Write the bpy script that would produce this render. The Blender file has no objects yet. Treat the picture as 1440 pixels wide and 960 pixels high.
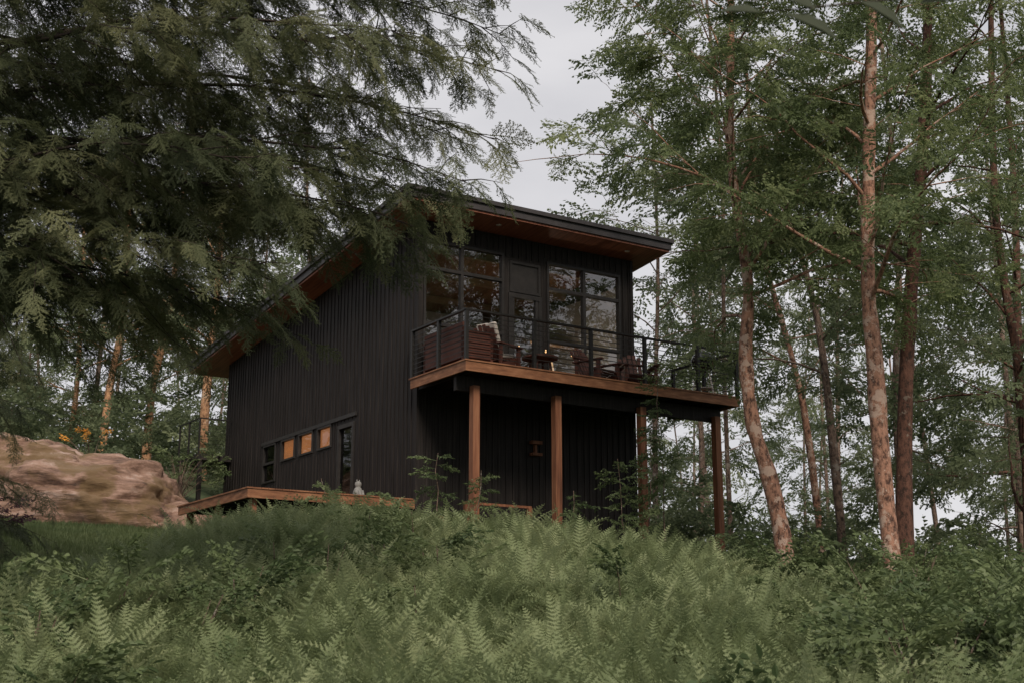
import bpy, math, random
import numpy as np
from mathutils import Vector, noise as mnoise
R = random.Random(7)
scene = bpy.context.scene

# ------------------------------------------------------------------ helpers
class MB:
    def __init__(s): s.v=[]; s.f=[]
    def poly(s, pts, faces):
        o=len(s.v); s.v.extend([tuple(p) for p in pts]); s.f.extend([tuple(i+o for i in f) for f in faces])
    def hexa(s, p):
        s.poly(p,[(0,3,2,1),(4,5,6,7),(0,1,5,4),(1,2,6,5),(2,3,7,6),(3,0,4,7)])
    def box(s,x0,x1,y0,y1,z0,z1):
        s.hexa([(x0,y0,z0),(x1,y0,z0),(x1,y1,z0),(x0,y1,z0),(x0,y0,z1),(x1,y0,z1),(x1,y1,z1),(x0,y1,z1)])
    def beam(s,a,b,w,h,up=(0,0,1)):
        a=Vector(a);b=Vector(b);d=(b-a).normalized();sd=d.cross(Vector(up))
        if sd.length<1e-4: sd=d.cross(Vector((1,0,0)))
        sd.normalize();u=sd.cross(d);sd=sd*w/2;u=u*h/2
        s.hexa([a-sd-u,a+sd-u,b+sd-u,b-sd-u,a-sd+u,a+sd+u,b+sd+u,b-sd+u])
    def tube(s,pts,rad,n=6,cap=True):
        pts=[Vector(p) for p in pts]; o=len(s.v); m=len(pts)
        for i,p in enumerate(pts):
            d=(pts[min(i+1,m-1)]-pts[max(i-1,0)])
            if d.length<1e-6: d=Vector((0,0,1))
            d.normalize()
            a=Vector((1,0,0)) if abs(d.x)<0.8 else Vector((0,1,0))
            e1=d.cross(a).normalized();e2=d.cross(e1)
            for k in range(n):
                t=2*math.pi*k/n
                s.v.append(tuple(p+(e1*math.cos(t)+e2*math.sin(t))*rad[i]))
        for i in range(m-1):
            for k in range(n):
                k2=(k+1)%n
                s.f.append((o+i*n+k,o+i*n+k2,o+(i+1)*n+k2,o+(i+1)*n+k))
        if cap:
            s.f.append(tuple(o+k for k in range(n))[::-1]); s.f.append(tuple(o+(m-1)*n+k for k in range(n)))
    def lathe(s,c,prof,n=20):
        o=len(s.v)
        for r,z in prof:
            for k in range(n):
                t=2*math.pi*k/n; s.v.append((c[0]+r*math.cos(t),c[1]+r*math.sin(t),c[2]+z))
        for i in range(len(prof)-1):
            for k in range(n):
                k2=(k+1)%n; s.f.append((o+i*n+k,o+i*n+k2,o+(i+1)*n+k2,o+(i+1)*n+k))
    def obj(s,name,mat,parent=None,origin=None,smooth=False,link=True):
        v=s.v
        if origin is not None:
            v=[(a-origin[0],b-origin[1],c-origin[2]) for a,b,c in v]
        me=bpy.data.meshes.new(name); me.from_pydata(v,[],s.f); me.update()
        if mat: me.materials.append(mat)
        if smooth: me.polygons.foreach_set('use_smooth',[True]*len(me.polygons))
        ob=bpy.data.objects.new(name,me)
        if link: scene.collection.objects.link(ob)
        if origin is not None: ob.location=origin
        if parent: ob.parent=parent
        return ob

def empty(name,loc=(0,0,0),rz=0,parent=None):
    e=bpy.data.objects.new(name,None); e.location=loc; e.rotation_euler=(0,0,rz); e.empty_display_size=.3
    scene.collection.objects.link(e)
    if parent: e.parent=parent
    return e

# ------------------------------------------------------------------ materials
def newmat(name):
    m=bpy.data.materials.new(name); m.use_nodes=True; nt=m.node_tree
    return m,nt,nt.nodes['Principled BSDF'],nt.nodes['Material Output']
def ramp(nt,stops):
    r=nt.nodes.new('ShaderNodeValToRGB'); e=r.color_ramp.elements
    e[0].position,e[0].color=stops[0][0],(*stops[0][1],1)
    e[1].position,e[1].color=stops[-1][0],(*stops[-1][1],1)
    for p,c in stops[1:-1]:
        x=e.new(p); x.color=(*c,1)
    return r
def noisy(name,stops,scale=(1,1,1),nscale=5,detail=6,rough=.7,bump=.3,bdist=.02,coord='Object',metal=0,rough_n=.6,spec=.3):
    m,nt,b,o=newmat(name)
    tc=nt.nodes.new('ShaderNodeTexCoord'); mp=nt.nodes.new('ShaderNodeMapping'); mp.inputs['Scale'].default_value=scale
    nz=nt.nodes.new('ShaderNodeTexNoise'); nz.inputs['Scale'].default_value=nscale; nz.inputs['Detail'].default_value=detail; nz.inputs['Roughness'].default_value=rough_n
    nt.links.new(tc.outputs[coord],mp.inputs[0]); nt.links.new(mp.outputs[0],nz.inputs['Vector'])
    r=ramp(nt,stops); nt.links.new(nz.outputs['Fac'],r.inputs[0]); nt.links.new(r.outputs[0],b.inputs['Base Color'])
    b.inputs['Roughness'].default_value=rough; b.inputs['Metallic'].default_value=metal; b.inputs['Specular IOR Level'].default_value=spec
    if bump:
        bp=nt.nodes.new('ShaderNodeBump'); bp.inputs['Strength'].default_value=bump; bp.inputs['Distance'].default_value=bdist
        nt.links.new(nz.outputs['Fac'],bp.inputs['Height']); nt.links.new(bp.outputs[0],b.inputs['Normal'])
    return m
def foliage(name,c1,c2,c3,transl=.35,rough=.6,ns=.45):
    m,nt,b,o=newmat(name)
    oi=nt.nodes.new('ShaderNodeObjectInfo'); r=ramp(nt,[(0,c1),(.5,c2),(1,c3)])
    nz=nt.nodes.new('ShaderNodeTexNoise'); nz.inputs['Scale'].default_value=ns; nz.inputs['Detail'].default_value=2; nt.links.new(oi.outputs['Location'],nz.inputs['Vector'])
    m1=nt.nodes.new('ShaderNodeMath'); m1.operation='MULTIPLY_ADD'; m1.inputs[1].default_value=2.6; m1.inputs[2].default_value=-1.1; nt.links.new(nz.outputs['Fac'],m1.inputs[0])
    m2=nt.nodes.new('ShaderNodeMath'); m2.operation='MULTIPLY_ADD'; m2.inputs[1].default_value=.6; m2.use_clamp=True; nt.links.new(oi.outputs['Random'],m2.inputs[0]); nt.links.new(m1.outputs[0],m2.inputs[2])
    nt.links.new(m2.outputs[0],r.inputs[0])
    nt.links.new(r.outputs[0],b.inputs['Base Color']); b.inputs['Roughness'].default_value=rough; b.inputs['Specular IOR Level'].default_value=.3
    tr=nt.nodes.new('ShaderNodeBsdfTranslucent'); hs=nt.nodes.new('ShaderNodeHueSaturation'); hs.inputs['Value'].default_value=1.6; hs.inputs['Hue'].default_value=.49
    nt.links.new(r.outputs[0],hs.inputs['Color']); nt.links.new(hs.outputs[0],tr.inputs['Color'])
    mx=nt.nodes.new('ShaderNodeMixShader'); mx.inputs[0].default_value=transl
    nt.links.new(b.outputs[0],mx.inputs[1]); nt.links.new(tr.outputs[0],mx.inputs[2]); nt.links.new(mx.outputs[0],o.inputs[0])
    return m
def plain(name,c,rough=.5,metal=0,emit=None,es=0):
    m,nt,b,o=newmat(name); b.inputs['Base Color'].default_value=(*c,1); b.inputs['Roughness'].default_value=rough; b.inputs['Metallic'].default_value=metal
    if emit: b.inputs['Emission Color'].default_value=(*emit,1); b.inputs['Emission Strength'].default_value=es
    return m

M_siding=noisy('charred_siding',[(.3,(.006,.005,.0048)),(.5,(.0135,.0112,.0106)),(.66,(.025,.021,.0195)),(.85,(.048,.040,.036))],(9,9,.35),3,8,.6,.5,.01,spec=.2)
M_trim=noisy('black_trim',[(.3,(.013,.012,.012)),(.7,(.025,.023,.022))],(1,1,1),6,4,.45,.1)
M_roofmetal=noisy('roof_metal',[(.3,(.028,.026,.028)),(.7,(.05,.046,.048))],(1,1,1),3,4,.45,.05)
M_cedar=noisy('cedar_deck',[(.3,(.09,.038,.02)),(.5,(.18,.078,.038)),(.72,(.28,.14,.075))],(1.2,1.2,6),2.5,6,.6,.3,.01)
M_post=noisy('cedar_post',[(.3,(.08,.032,.018)),(.5,(.165,.066,.034)),(.75,(.25,.12,.065))],(8,8,.5),2.2,7,.65,.3,.01)
M_soffit=noisy('cedar_soffit',[(.3,(.10,.036,.024)),(.5,(.20,.074,.046)),(.75,(.28,.12,.078))],(7,.4,1),2.5,6,.5,.2,.01)
M_intwood=noisy('interior_wood',[(.3,(.16,.095,.055)),(.7,(.30,.19,.12))],(1,1,8),2,5,.5,.1)
M_intwall=noisy('interior_wall',[(.3,(.24,.225,.21)),(.7,(.34,.31,.29))],(1,1,1),2,3,.8,0)
M_black=noisy('black_metal',[(.3,(.009,.009,.009)),(.7,(.015,.014,.013))],(1,1,1),8,3,.45,.05)
M_enamel=noisy('black_enamel',[(.3,(.012,.012,.012)),(.7,(.02,.02,.02))],(1,1,1),8,3,.18,.02,spec=.6)
M_red=noisy('stained_chair',[(.3,(.045,.016,.011)),(.7,(.09,.03,.02))],(1,1,1),6,4,.6,.1)
M_cush=noisy('cushion_fabric',[(.3,(.32,.29,.26)),(.7,(.42,.39,.36))],(1,1,1),30,3,.9,.2)
M_winglow=noisy('amber_window_glow',[(.3,(.60,.25,.09)),(.6,(.8,.40,.16)),(.8,(.88,.5,.25))],(1,.6,2),1.5,4,.8,0)  # amber colour plus weak emission stands in for room light in side windows
bn=M_winglow.node_tree.nodes['Principled BSDF']; bn.inputs['Emission Color'].default_value=(1,.40,.16,1); bn.inputs['Emission Strength'].default_value=.16
M_stone=noisy('carved_stone',[(.3,(.12,.12,.12)),(.7,(.22,.22,.21))],(1,1,1),12,5,.9,.4)
M_bulb=plain('warm_bulb',(1,.7,.4),.3,0,(1,.55,.22),1.4)
M_lens=plain('downlight_lens',(.45,.42,.4),.3)
M_shade=plain('lamp_shade',(.8,.6,.4),.6,0,(1,.6,.3),.6)
def glassmat(name,add):
    m,nt,b,o=newmat(name)
    tr=nt.nodes.new('ShaderNodeBsdfTransparent'); tr.inputs[0].default_value=(.85,.87,.86,1)
    gl=nt.nodes.new('ShaderNodeBsdfGlossy'); gl.inputs['Roughness'].default_value=.01
    fr=nt.nodes.new('ShaderNodeFresnel'); fr.inputs[0].default_value=1.5
    tc=nt.nodes.new('ShaderNodeTexCoord'); nz=nt.nodes.new('ShaderNodeTexNoise'); nz.inputs['Scale'].default_value=.9
    bp=nt.nodes.new('ShaderNodeBump'); bp.inputs['Strength'].default_value=.08; bp.inputs['Distance'].default_value=.05
    nt.links.new(tc.outputs['Object'],nz.inputs[0]); nt.links.new(nz.outputs[0],bp.inputs['Height']); nt.links.new(bp.outputs[0],gl.inputs['Normal'])
    mt=nt.nodes.new('ShaderNodeMath'); mt.operation='ADD'; mt.inputs[1].default_value=add; nt.links.new(fr.outputs[0],mt.inputs[0])
    mx=nt.nodes.new('ShaderNodeMixShader'); nt.links.new(mt.outputs[0],mx.inputs[0]); nt.links.new(tr.outputs[0],mx.inputs[1]); nt.links.new(gl.outputs[0],mx.inputs[2])
    nt.links.new(mx.outputs[0],o.inputs[0]); return m
M_glass=glassmat('window_glass',.15); M_glass2=glassmat('side_window_glass',.0)

def barkmat(name,base,dark,lichen,lich_amt=.56):
    m,nt,b,o=newmat(name)
    tc=nt.nodes.new('ShaderNodeTexCoord')
    mp=nt.nodes.new('ShaderNodeMapping'); mp.inputs['Scale'].default_value=(5,5,2.6); nt.links.new(tc.outputs['Object'],mp.inputs[0])
    n1=nt.nodes.new('ShaderNodeTexNoise'); n1.inputs['Scale'].default_value=2.6; n1.inputs['Detail'].default_value=9; n1.inputs['Roughness'].default_value=.75; nt.links.new(mp.outputs[0],n1.inputs['Vector'])
    r=ramp(nt,[(.40,dark),(.52,base),(.68,tuple(min(1,c*1.45) for c in base))]); nt.links.new(n1.outputs['Fac'],r.inputs[0])
    n2=nt.nodes.new('ShaderNodeTexNoise'); n2.inputs['Scale'].default_value=4.2; n2.inputs['Detail'].default_value=8; n2.inputs['Roughness'].default_value=.72; nt.links.new(tc.outputs['Object'],n2.inputs['Vector'])
    r2=ramp(nt,[(lich_amt,(0,0,0)),(lich_amt+.03,(1,1,1))]); nt.links.new(n2.outputs['Fac'],r2.inputs[0])
    mx=nt.nodes.new('ShaderNodeMix'); mx.data_type='RGBA'; nt.links.new(r2.outputs[0],mx.inputs[0]); nt.links.new(r.outputs[0],mx.inputs[6]); mx.inputs[7].default_value=(*lichen,1)
    nt.links.new(mx.outputs[2],b.inputs['Base Color']); b.inputs['Roughness'].default_value=.85; b.inputs['Specular IOR Level'].default_value=.2
    bp=nt.nodes.new('ShaderNodeBump'); bp.inputs['Strength'].default_value=1; bp.inputs['Distance'].default_value=.05
    nt.links.new(n1.outputs['Fac'],bp.inputs['Height']); nt.links.new(bp.outputs[0],b.inputs['Normal'])
    return m
M_birch=barkmat('birch_bark',(.30,.165,.115),(.06,.033,.026),(.42,.31,.25),.53)
M_birchdark=barkmat('dark_birch_bark',(.10,.05,.036),(.03,.019,.015),(.17,.14,.115),.6)
M_greybark=barkmat('grey_bark',(.17,.12,.095),(.045,.033,.028),(.26,.23,.2))
M_sunbark=barkmat('sunlit_bark',(.44,.25,.14),(.16,.085,.05),(.52,.37,.26),.56)  # orange sunlight on the trunks is put into this bark colour
M_hembark=barkmat('hemlock_bark',(.05,.038,.032),(.015,.012,.01),(.09,.09,.08),.64)

F_fern=foliage('fern_green',(.115,.148,.066),(.175,.215,.105),(.24,.275,.145),.38,.6,.6)
F_leaf=foliage('leaf_green',(.07,.10,.042),(.118,.155,.066),(.185,.22,.105),.42,.55,.7)
F_far=foliage('far_leaf_green',(.075,.10,.052),(.122,.154,.082),(.185,.215,.122),.45,.65,.35)  # greens slightly desaturated to paint in distance haze
F_shrub=foliage('shrub_green',(.06,.09,.038),(.10,.135,.058),(.155,.195,.09),.3,.55,.8)
F_hem=foliage('hemlock_green',(.048,.062,.030),(.09,.106,.052),(.165,.175,.09),.34,.65,.9)
F_grass=foliage('grass_green',(.06,.088,.034),(.085,.115,.046),(.11,.14,.06),.3,.6)
F_flower=foliage('orange_flower',(.6,.22,.03),(.7,.3,.04),(.75,.4,.08),.3,.6)
F_purple=foliage('purple_leaf',(.03,.012,.02),(.045,.018,.03),(.06,.03,.035),.3,.5)

# ------------------------------------------------------------------ terrain
def sm(a,b,x):
    t=min(1,max(0,(x-a)/(b-a))); return t*t*(3-2*t)
PY=[-1500,-20,0,6,10,16,19.5,22,26,32,45,90,250,2500]; PZ=[-8,-2.2,-1.6,-1.25,-.65,.45,1.2,1.58,1.92,2.35,2.9,3.0,1.0,-6]
def H(x,y):
    z=float(np.interp(y,PY,PZ))
    w=sm(8,22,y)
    z+=.04*min(max(-x,0),15)*w-.17*min(max(x,0),12)*w
    z-=.42*sm(12,17,y)*(1-sm(20,24,y))*sm(4.5,7,-x)
    z+=2.7*sm(27,44,y)*sm(3,12,-x)+.2*sm(22,27,y)*sm(6,9,-x)
    z+=.12*mnoise.noise((x*.35,y*.35,0))+.04*mnoise.noise((x*1.3,y*1.3,3))
    return z
xs=sorted(set([round(v,2) for v in list(np.arange(-40,40.1,.8))+[s*40*1.25**k for k in range(1,20) for s in (-1,1)]]))
ys=sorted(set([round(v,2) for v in list(np.arange(-12,70.1,.8))+[70*1.25**k for k in range(1,17)]+[-12*1.4**k for k in range(1,15)]]))
g=MB()
g.v=[(x,y,H(x,y)) for y in ys for x in xs]; nx=len(xs)
g.f=[(j*nx+i,j*nx+i+1,(j+1)*nx+i+1,(j+1)*nx+i) for j in range(len(ys)-1) for i in range(nx-1)]
M_ground=noisy('forest_floor',[(.35,(.034,.052,.022)),(.5,(.058,.08,.035)),(.65,(.075,.08,.042)),(.8,(.11,.08,.05))],(1,1,1),1.6,9,.95,.6,.08)
g.obj('ground',M_ground,smooth=True)

# ------------------------------------------------------------------ instancing via geometry nodes
def protocol(name,objs):
    c=bpy.data.collections.new(name)
    for o in objs: c.objects.link(o)
    return c
def scatter(name,coll,n_proto,P,E,S,parent=None,origin=(0,0,0),seed=1):
    me=bpy.data.meshes.new(name)
    P=np.array(P,dtype=np.float32).reshape(-1,3)-np.array(origin,dtype=np.float32); n=len(P)
    me.vertices.add(n); me.vertices.foreach_set('co',P.ravel())
    a=me.attributes.new('rot','FLOAT_VECTOR','POINT'); a.data.foreach_set('vector',np.array(E,dtype=np.float32).ravel())
    a=me.attributes.new('scl','FLOAT','POINT'); a.data.foreach_set('value',np.array(S,dtype=np.float32).ravel())
    a=me.attributes.new('idx','INT','POINT'); a.data.foreach_set('value',np.random.RandomState(seed).randint(0,n_proto,n).astype(np.int32))
    me.update()
    ob=bpy.data.objects.new(name,me); scene.collection.objects.link(ob)
    if parent is not None: ob.parent=parent
    else: ob.location=origin
    ng=bpy.data.node_groups.new(name+'_gn','GeometryNodeTree')
    ng.interface.new_socket(name='Geometry',in_out='INPUT',socket_type='NodeSocketGeometry')
    ng.interface.new_socket(name='Geometry',in_out='OUTPUT',socket_type='NodeSocketGeometry')
    N=ng.nodes; L=ng.links
    gi=N.new('NodeGroupInput'); go=N.new('NodeGroupOutput'); iop=N.new('GeometryNodeInstanceOnPoints'); ci=N.new('GeometryNodeCollectionInfo')
    ci.inputs['Collection'].default_value=coll; ci.inputs['Separate Children'].default_value=True; ci.inputs['Reset Children'].default_value=True
    def na(nm,t):
        k=N.new('GeometryNodeInputNamedAttribute'); k.data_type=t; k.inputs['Name'].default_value=nm; return k.outputs['Attribute']
    L.new(gi.outputs[0],iop.inputs['Points']); L.new(ci.outputs[0],iop.inputs['Instance']); iop.inputs['Pick Instance'].default_value=True
    L.new(na('idx','INT'),iop.inputs['Instance Index'])
    e2r=N.new('FunctionNodeEulerToRotation'); L.new(na('rot','FLOAT_VECTOR'),e2r.inputs[0]); L.new(e2r.outputs[0],iop.inputs['Rotation'])
    L.new(na('scl','FLOAT'),iop.inputs['Scale']); L.new(iop.outputs[0],go.inputs[0])
    md=ob.modifiers.new('scatter','NODES'); md.node_group=ng
    return ob

# ---- prototypes
def rv(a,b): return R.uniform(a,b)
def add_leaf(mb,p,d,n,L,W):
    d=d.normalized(); s=d.cross(n)
    if s.length<1e-4: s=Vector((0,1,0))
    s.normalize(); n=s.cross(d).normalized()
    f=.18*W; q=lambda a,b,c: p+d*a*L+s*b*W+n*c
    mb.poly([q(0,0,0),q(.3,.42,f),q(.68,.36,f*.7),q(1,0,-.08*L),q(.68,-.36,f*.7),q(.3,-.42,f)],[(0,1,2,3),(3,4,5,0)])
def bough(name,mat,nside=9,ll=.075,lw=.05,per=8,length=.95,flat=.28):
    mb=MB(); st=[]
    droop=rv(.05,.22)
    for i in range(nside*2):
        t=.12+.88*i/(nside*2); side=1 if i%2 else -1
        base=Vector((t*length,rv(-.03,.03),-droop*t*t*length))
        ln=(.42*(1-.6*t)+.08)*length*rv(.7,1.25)
        ang=rv(.6,1.15)*side
        dr=Vector((math.cos(ang),math.sin(ang),rv(-flat,flat))).normalized()
        mb.tube([base,base+dr*ln],[.003,.0015],3,False)
        for k in range(per):
            f=(k+.6)/per
            p=base+dr*ln*f+Vector((0,0,-.12*f*f*ln))
            a2=ang+rv(-1.1,1.1)
            d=Vector((math.cos(a2),math.sin(a2),rv(-.85,.15)))
            nn=Vector((rv(-.9,.9),rv(-.9,.9),1))
            add_leaf(mb,p,d,nn,ll*rv(.65,1.25),lw*rv(.8,1.2))
    mb.tube([(0,0,0),(length*.5,0,-droop*.25*length),(length,0,-droop*length)],[.008,.005,.002],4,False)
    return mb.obj(name,mat,link=False)
C_leaf=protocol('birch_boughs',[bough('birch_bough_%d'%i,F_leaf,9,.075,.05,8,.95,.5) for i in range(4)])
C_far=protocol('forest_boughs',[bough('forest_bough_%d'%i,F_far,9,.09,.062,6,.95,.6) for i in range(4)])
C_shrub=protocol('shrub_boughs',[bough('shrub_bough_%d'%i,F_shrub,7,.10,.062,5,.8,.45) for i in range(4)])

def fern(name,nfr):
    mb=MB(); a0=rv(0,6)
    for i in range(nfr):
        az=a0+2*math.pi*i/nfr+rv(-.3,.3); L=rv(.65,1.1); el=math.radians(rv(60,88)); bend=math.radians(rv(30,95))
        n=22; p=Vector((0,0,0)); step=L/n; tw=rv(-.4,.4)
        side=Vector((-math.sin(az),math.cos(az),tw)).normalized()
        pts=[p.copy()]
        for k in range(n):
            e=el-bend*(k/n)**1.3
            d=Vector((math.cos(az)*math.cos(e),math.sin(az)*math.cos(e),math.sin(e)))
            p=p+d*step; pts.append(p.copy())
            l=(k+1)/n
            if l<.16: continue
            up=side.cross(d).normalized()
            w=L*.19*min(1,(l-.08)/.28)*(1-l)**.75+.006
            for sg in (-1,1):
                ax=(side*sg*.93+d*.38-up*rv(.05,.25)).normalized()
                fw=(d-ax*d.dot(ax)).normalized()
                K=6 if w>.08 else 4
                prev=p
                for q in range(K):
                    f=(q+1)/K; nx_=p+ax*w*f-up*(.12*w*f*f)
                    lw=step*.60*(1-f*.72)
                    mid=prev.lerp(nx_,.62)
                    mb.poly([prev,mid+fw*lw,nx_,mid-fw*lw],[(0,1,2,3)])
                    prev=nx_.lerp(prev,.12)
        mb.tube(pts[::3]+[pts[-1]],[.0045*(1-.8*j/8) for j in range(len(pts[::3])+1)],3,False)
    return mb.obj(name,F_fern,link=False)
C_fern=protocol('fern_plants',[fern('fern_plant_%d'%i,6+i%4) for i in range(6)])

def spray(name):
    mb=MB(); L=.62; dr=rv(.2,.5)
    def needles(a,b,l0):
        d=(b-a); ln=d.length; d.normalize(); s=d.cross(Vector((0,0,1))).normalized()
        k=max(2,int(ln/.022))
        for i in range(k):
            p=a.lerp(b,(i+.5)/k)
            for sg in(-1,1):
                nl=l0*rv(.8,1.2); tip=p+s*sg*nl+d*nl*.45+Vector((0,0,rv(-.006,.006)))
                mb.poly([p-d*.008,p+d*.008,tip],[(0,1,2)])
        mb.tube([a,b],[.0025,.0012],3,False)
    def pos(t): return Vector((t*L,0,-dr*t*t*L))
    nb=20
    for i in range(nb):
        t=.06+.93*i/nb; sg=1 if i%2 else -1; a=pos(t)+Vector((rv(-.01,.01),0,0))
        ln=(.30*(1-t)**.8*min(1,.45+t*2.2)+.03)*rv(.55,1.3); ang=rv(.55,1.1)*sg
        d=Vector((math.cos(ang),math.sin(ang),rv(-.3,.2)-.25)).normalized()
        b=a+d*ln; needles(a,b,.018)
        ns=int(ln/.04)
        for k in range(ns):
            q=a.lerp(b,(k+rv(.5,1))/(ns+.5)); a2=ang+(.75 if k%2 else -.75)*rv(.6,1.3); l2=.08*(1-.6*k/(ns+1))*rv(.6,1.3)
            d2=Vector((math.cos(a2),math.sin(a2),-.28+rv(-.2,.2))).normalized(); needles(q,q+d2*l2,.016)
    for i in range(6): needles(pos(i/6),pos((i+1)/6),.018)
    mb.tube([pos(i/5) for i in range(6)],[.005,.0045,.004,.003,.002,.001],4,False)
    return mb.obj(name,F_hem,link=False)
C_hem=protocol('hemlock_sprays',[spray('hemlock_spray_%d'%i) for i in range(5)])

def tuft(name,mat,n=26,h=.09,sp=.09):
    mb=MB()
    for i in range(n):
        x,y=rv(-sp,sp),rv(-sp,sp); a=rv(0,6.3); hh=h*rv(.5,1.3); lx,ly=math.cos(a)*hh*.5,math.sin(a)*hh*.5; w=.005
        mb.poly([(x-w*math.sin(a),y+w*math.cos(a),0),(x+w*math.sin(a),y-w*math.cos(a),0),(x+lx,y+ly,hh)],[(0,1,2)])
    return mb.obj(name,mat,link=False)
C_grass=protocol('grass_tufts',[tuft('grass_tuft_%d'%i,F_grass) for i in range(3)])

# ------------------------------------------------------------------ trees
def along(path,t):
    t=max(0,min(.9999,t))*(len(path)-1); i=int(t); return path[i].lerp(path[i+1],t-i)
def smooth_path(pts,sub=4):
    pts=[Vector(p) for p in pts]; out=[]
    for i in range(len(pts)-1):
        p0=pts[max(i-1,0)];p1=pts[i];p2=pts[i+1];p3=pts[min(i+2,len(pts)-1)]
        for k in range(sub):
            t=k/sub
            out.append(.5*((2*p1)+(p2-p0)*t+(2*p0-5*p1+4*p2-p3)*t*t+(3*p1-p0-3*p2+p3)*t**3))
    out.append(pts[-1]); return out
def grow(mb,lv,path,r0,r1,c0,nl,ll,bs=1.0,step=.45,sides=9,filt=None,elr=(5,50)):
    m=len(path); wob=[1+.12*R.uniform(-1,1) for _ in range(m)]
    rad=[(r0+(r1-r0)*(i/(m-1))**.8)*wob[i] for i in range(m)]; rad[0]*=1.35
    mb.tube(path,rad,sides)
    az=rv(0,6.3)
    for i in range(nl):
        f=i/max(1,nl-1); t=c0+(1-c0)*f; a=along(path,t); az+=2.4+rv(-.5,.5)
        L=ll*(1-.55*f**1.5)*rv(.6,1.15); el=math.radians(rv(*elr)+25*f)
        rr=(r0+(r1-r0)*t)*.34
        d=Vector((math.cos(az)*math.cos(el),math.sin(az)*math.cos(el),math.sin(el)))
        if filt and not filt(a+d*L*.6): continue
        pts=[a]; p=a.copy(); ns=6
        for k in range(ns):
            d=(d+Vector((rv(-.22,.22),rv(-.22,.22),rv(-.2,.1)))).normalized(); p=p+d*L/ns; pts.append(p.copy())
        mb.tube(pts,[max(.006,rr*(1-.9*k/ns)) for k in range(ns+1)],5,False)
        nsec=max(3,int(L*1.7))
        for k in range(nsec+1):
            tt=.22+.78*k/nsec; b=along(pts,tt)
            if k==nsec: sd=d.copy(); sl=L*.22
            else:
                sa=az+(1 if k%2 else -1)*rv(.5,1.3); sd=Vector((math.cos(sa),math.sin(sa),rv(-.25,.45))).normalized(); sl=L*.42*(1-.5*tt)*rv(.7,1.3)
            e=b+sd*sl; mid=b.lerp(e,.5)+Vector((rv(-.08,.08),rv(-.08,.08),rv(0,.1)))*sl
            mb.tube([b,mid,e],[max(.005,rr*.28),.007,.004],4,False)
            nt_=max(1,int(sl/step*bs**-1)+1)
            for q in range(nt_):
                pp=along([b,mid,e],(q+rv(.3,1))/nt_); ta=math.atan2(sd.y,sd.x)+rv(-1.2,1.2)
                if filt and not filt(pp): continue
                lv.append((pp,(rv(-.9,.9),rv(-.3,.7),ta),bs*rv(.6,1.25)))
def finish(name,mb,lv,mat,coll,base,seed=1,np_=4,child='foliage'):
    o=mb.obj(name,mat,origin=base,smooth=True)
    if lv: scatter(child,coll,np_,[l[0] for l in lv],[l[1] for l in lv],[l[2] for l in lv],parent=o,origin=base,seed=seed)
    return o
cos33,sin33=.8387,.5446
def local(x,y):
    dx,dy=x+.885,y-25; return dx*cos33+dy*sin33,-dx*sin33+dy*cos33
def in_house(p,mg=.3):
    s,t=local(p[0],p[1]); return (-.7-mg<s<6.5+mg and -mg<t<14.3+mg and p[2]<9.9)
def skygap(p):
    x,y,z=p
    if in_house(p): return False
    k=z/max(y,.1); r=x/max(y,.1)
    return not (-.078+.012*math.sin(k*60)<r<.055+.015*math.sin(k*45) and k>.325+ .015*math.sin(r*120))
def birch(name,pts,r0,r1,c0,nl,ll,mat,seed,st=.3):
    R.seed(seed); path=smooth_path(pts); mb=MB(); lv=[]
    b=path[0].copy(); path=[b-Vector((0,0,.9))]+path
    grow(mb,lv,path,r0,r1,c0,nl,ll,.8,st,14,filt=lambda p: (not in_house(p)) and not (p.z/p.y<.375+.02*math.sin(p.x*3) and p.x/p.y<.15) and not(p.x/p.y<.010+.01*math.sin(p.z*5)) )
    return finish(name,mb,lv,mat,C_leaf,tuple(b),seed)
birch('birch_tree',[(4.75,23,.4),(4.62,23,2.1),(4.42,23,3.2),(4.21,23,3.98),(4.12,23,5.2),(4.22,23,6.5),(4.08,23,7.9),(4.0,23,9.3),(4.1,23.1,11.2),(4.2,23,14)],.175,.06,.52,30,4.4,M_birch,11,.27)
birch('birch_tree',[(5.97,21,.3),(5.85,21,3.06),(5.84,21,4.79),(5.81,21,6.0),(5.98,21,8.45),(6.18,21,11.06),(6.3,21,15)],.17,.08,.48,20,3.6,M_birch,12)
birch('birch_tree',[(6.88,24,.3),(7.14,24,4.15),(7.45,24,6.84),(7.87,24,9.66),(8.18,24,12.65),(8.4,24,16)],.18,.08,.45,20,4.0,M_birchdark,13)
def maple(pts,r0,r1,c0,nl,ll,mat,seed,nm='maple_tree',bs=1.0):
    R.seed(seed); path=smooth_path(pts); mb=MB(); lv=[]
    b=path[0].copy(); path=[b-Vector((0,0,.9))]+path
    grow(mb,lv,path,r0,r1,c0,nl,ll,bs,.4,9,filt=skygap)
    return finish(nm,mb,lv,mat,C_far,tuple(b),seed)
maple([(7.9,32,.8),(7.8,32,4.1),(7.55,32,8.2),(6.9,32,11.4),(6.6,32,15)],.14,.05,.45,13,3.6,M_greybark,21)
maple([(10.0,34,.6),(9.9,34,6),(10.3,34,11),(10.2,34,17)],.13,.05,.35,13,4,M_greybark,22)
maple([(12.2,31,.4),(12.0,31,6),(12.3,31,11),(12.4,31,17)],.18,.05,.25,18,4.2,M_birchdark,23)
maple([(9.9,26,.2),(10.1,26,5),(9.9,26,9),(10.3,26,15)],.14,.05,.25,18,3.2,M_birchdark,24)
maple([(8.6,37,1.0),(8.2,37,7),(7.2,37,12),(7.0,37,18)],.13,.05,.4,13,4,M_birch,25)
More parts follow.
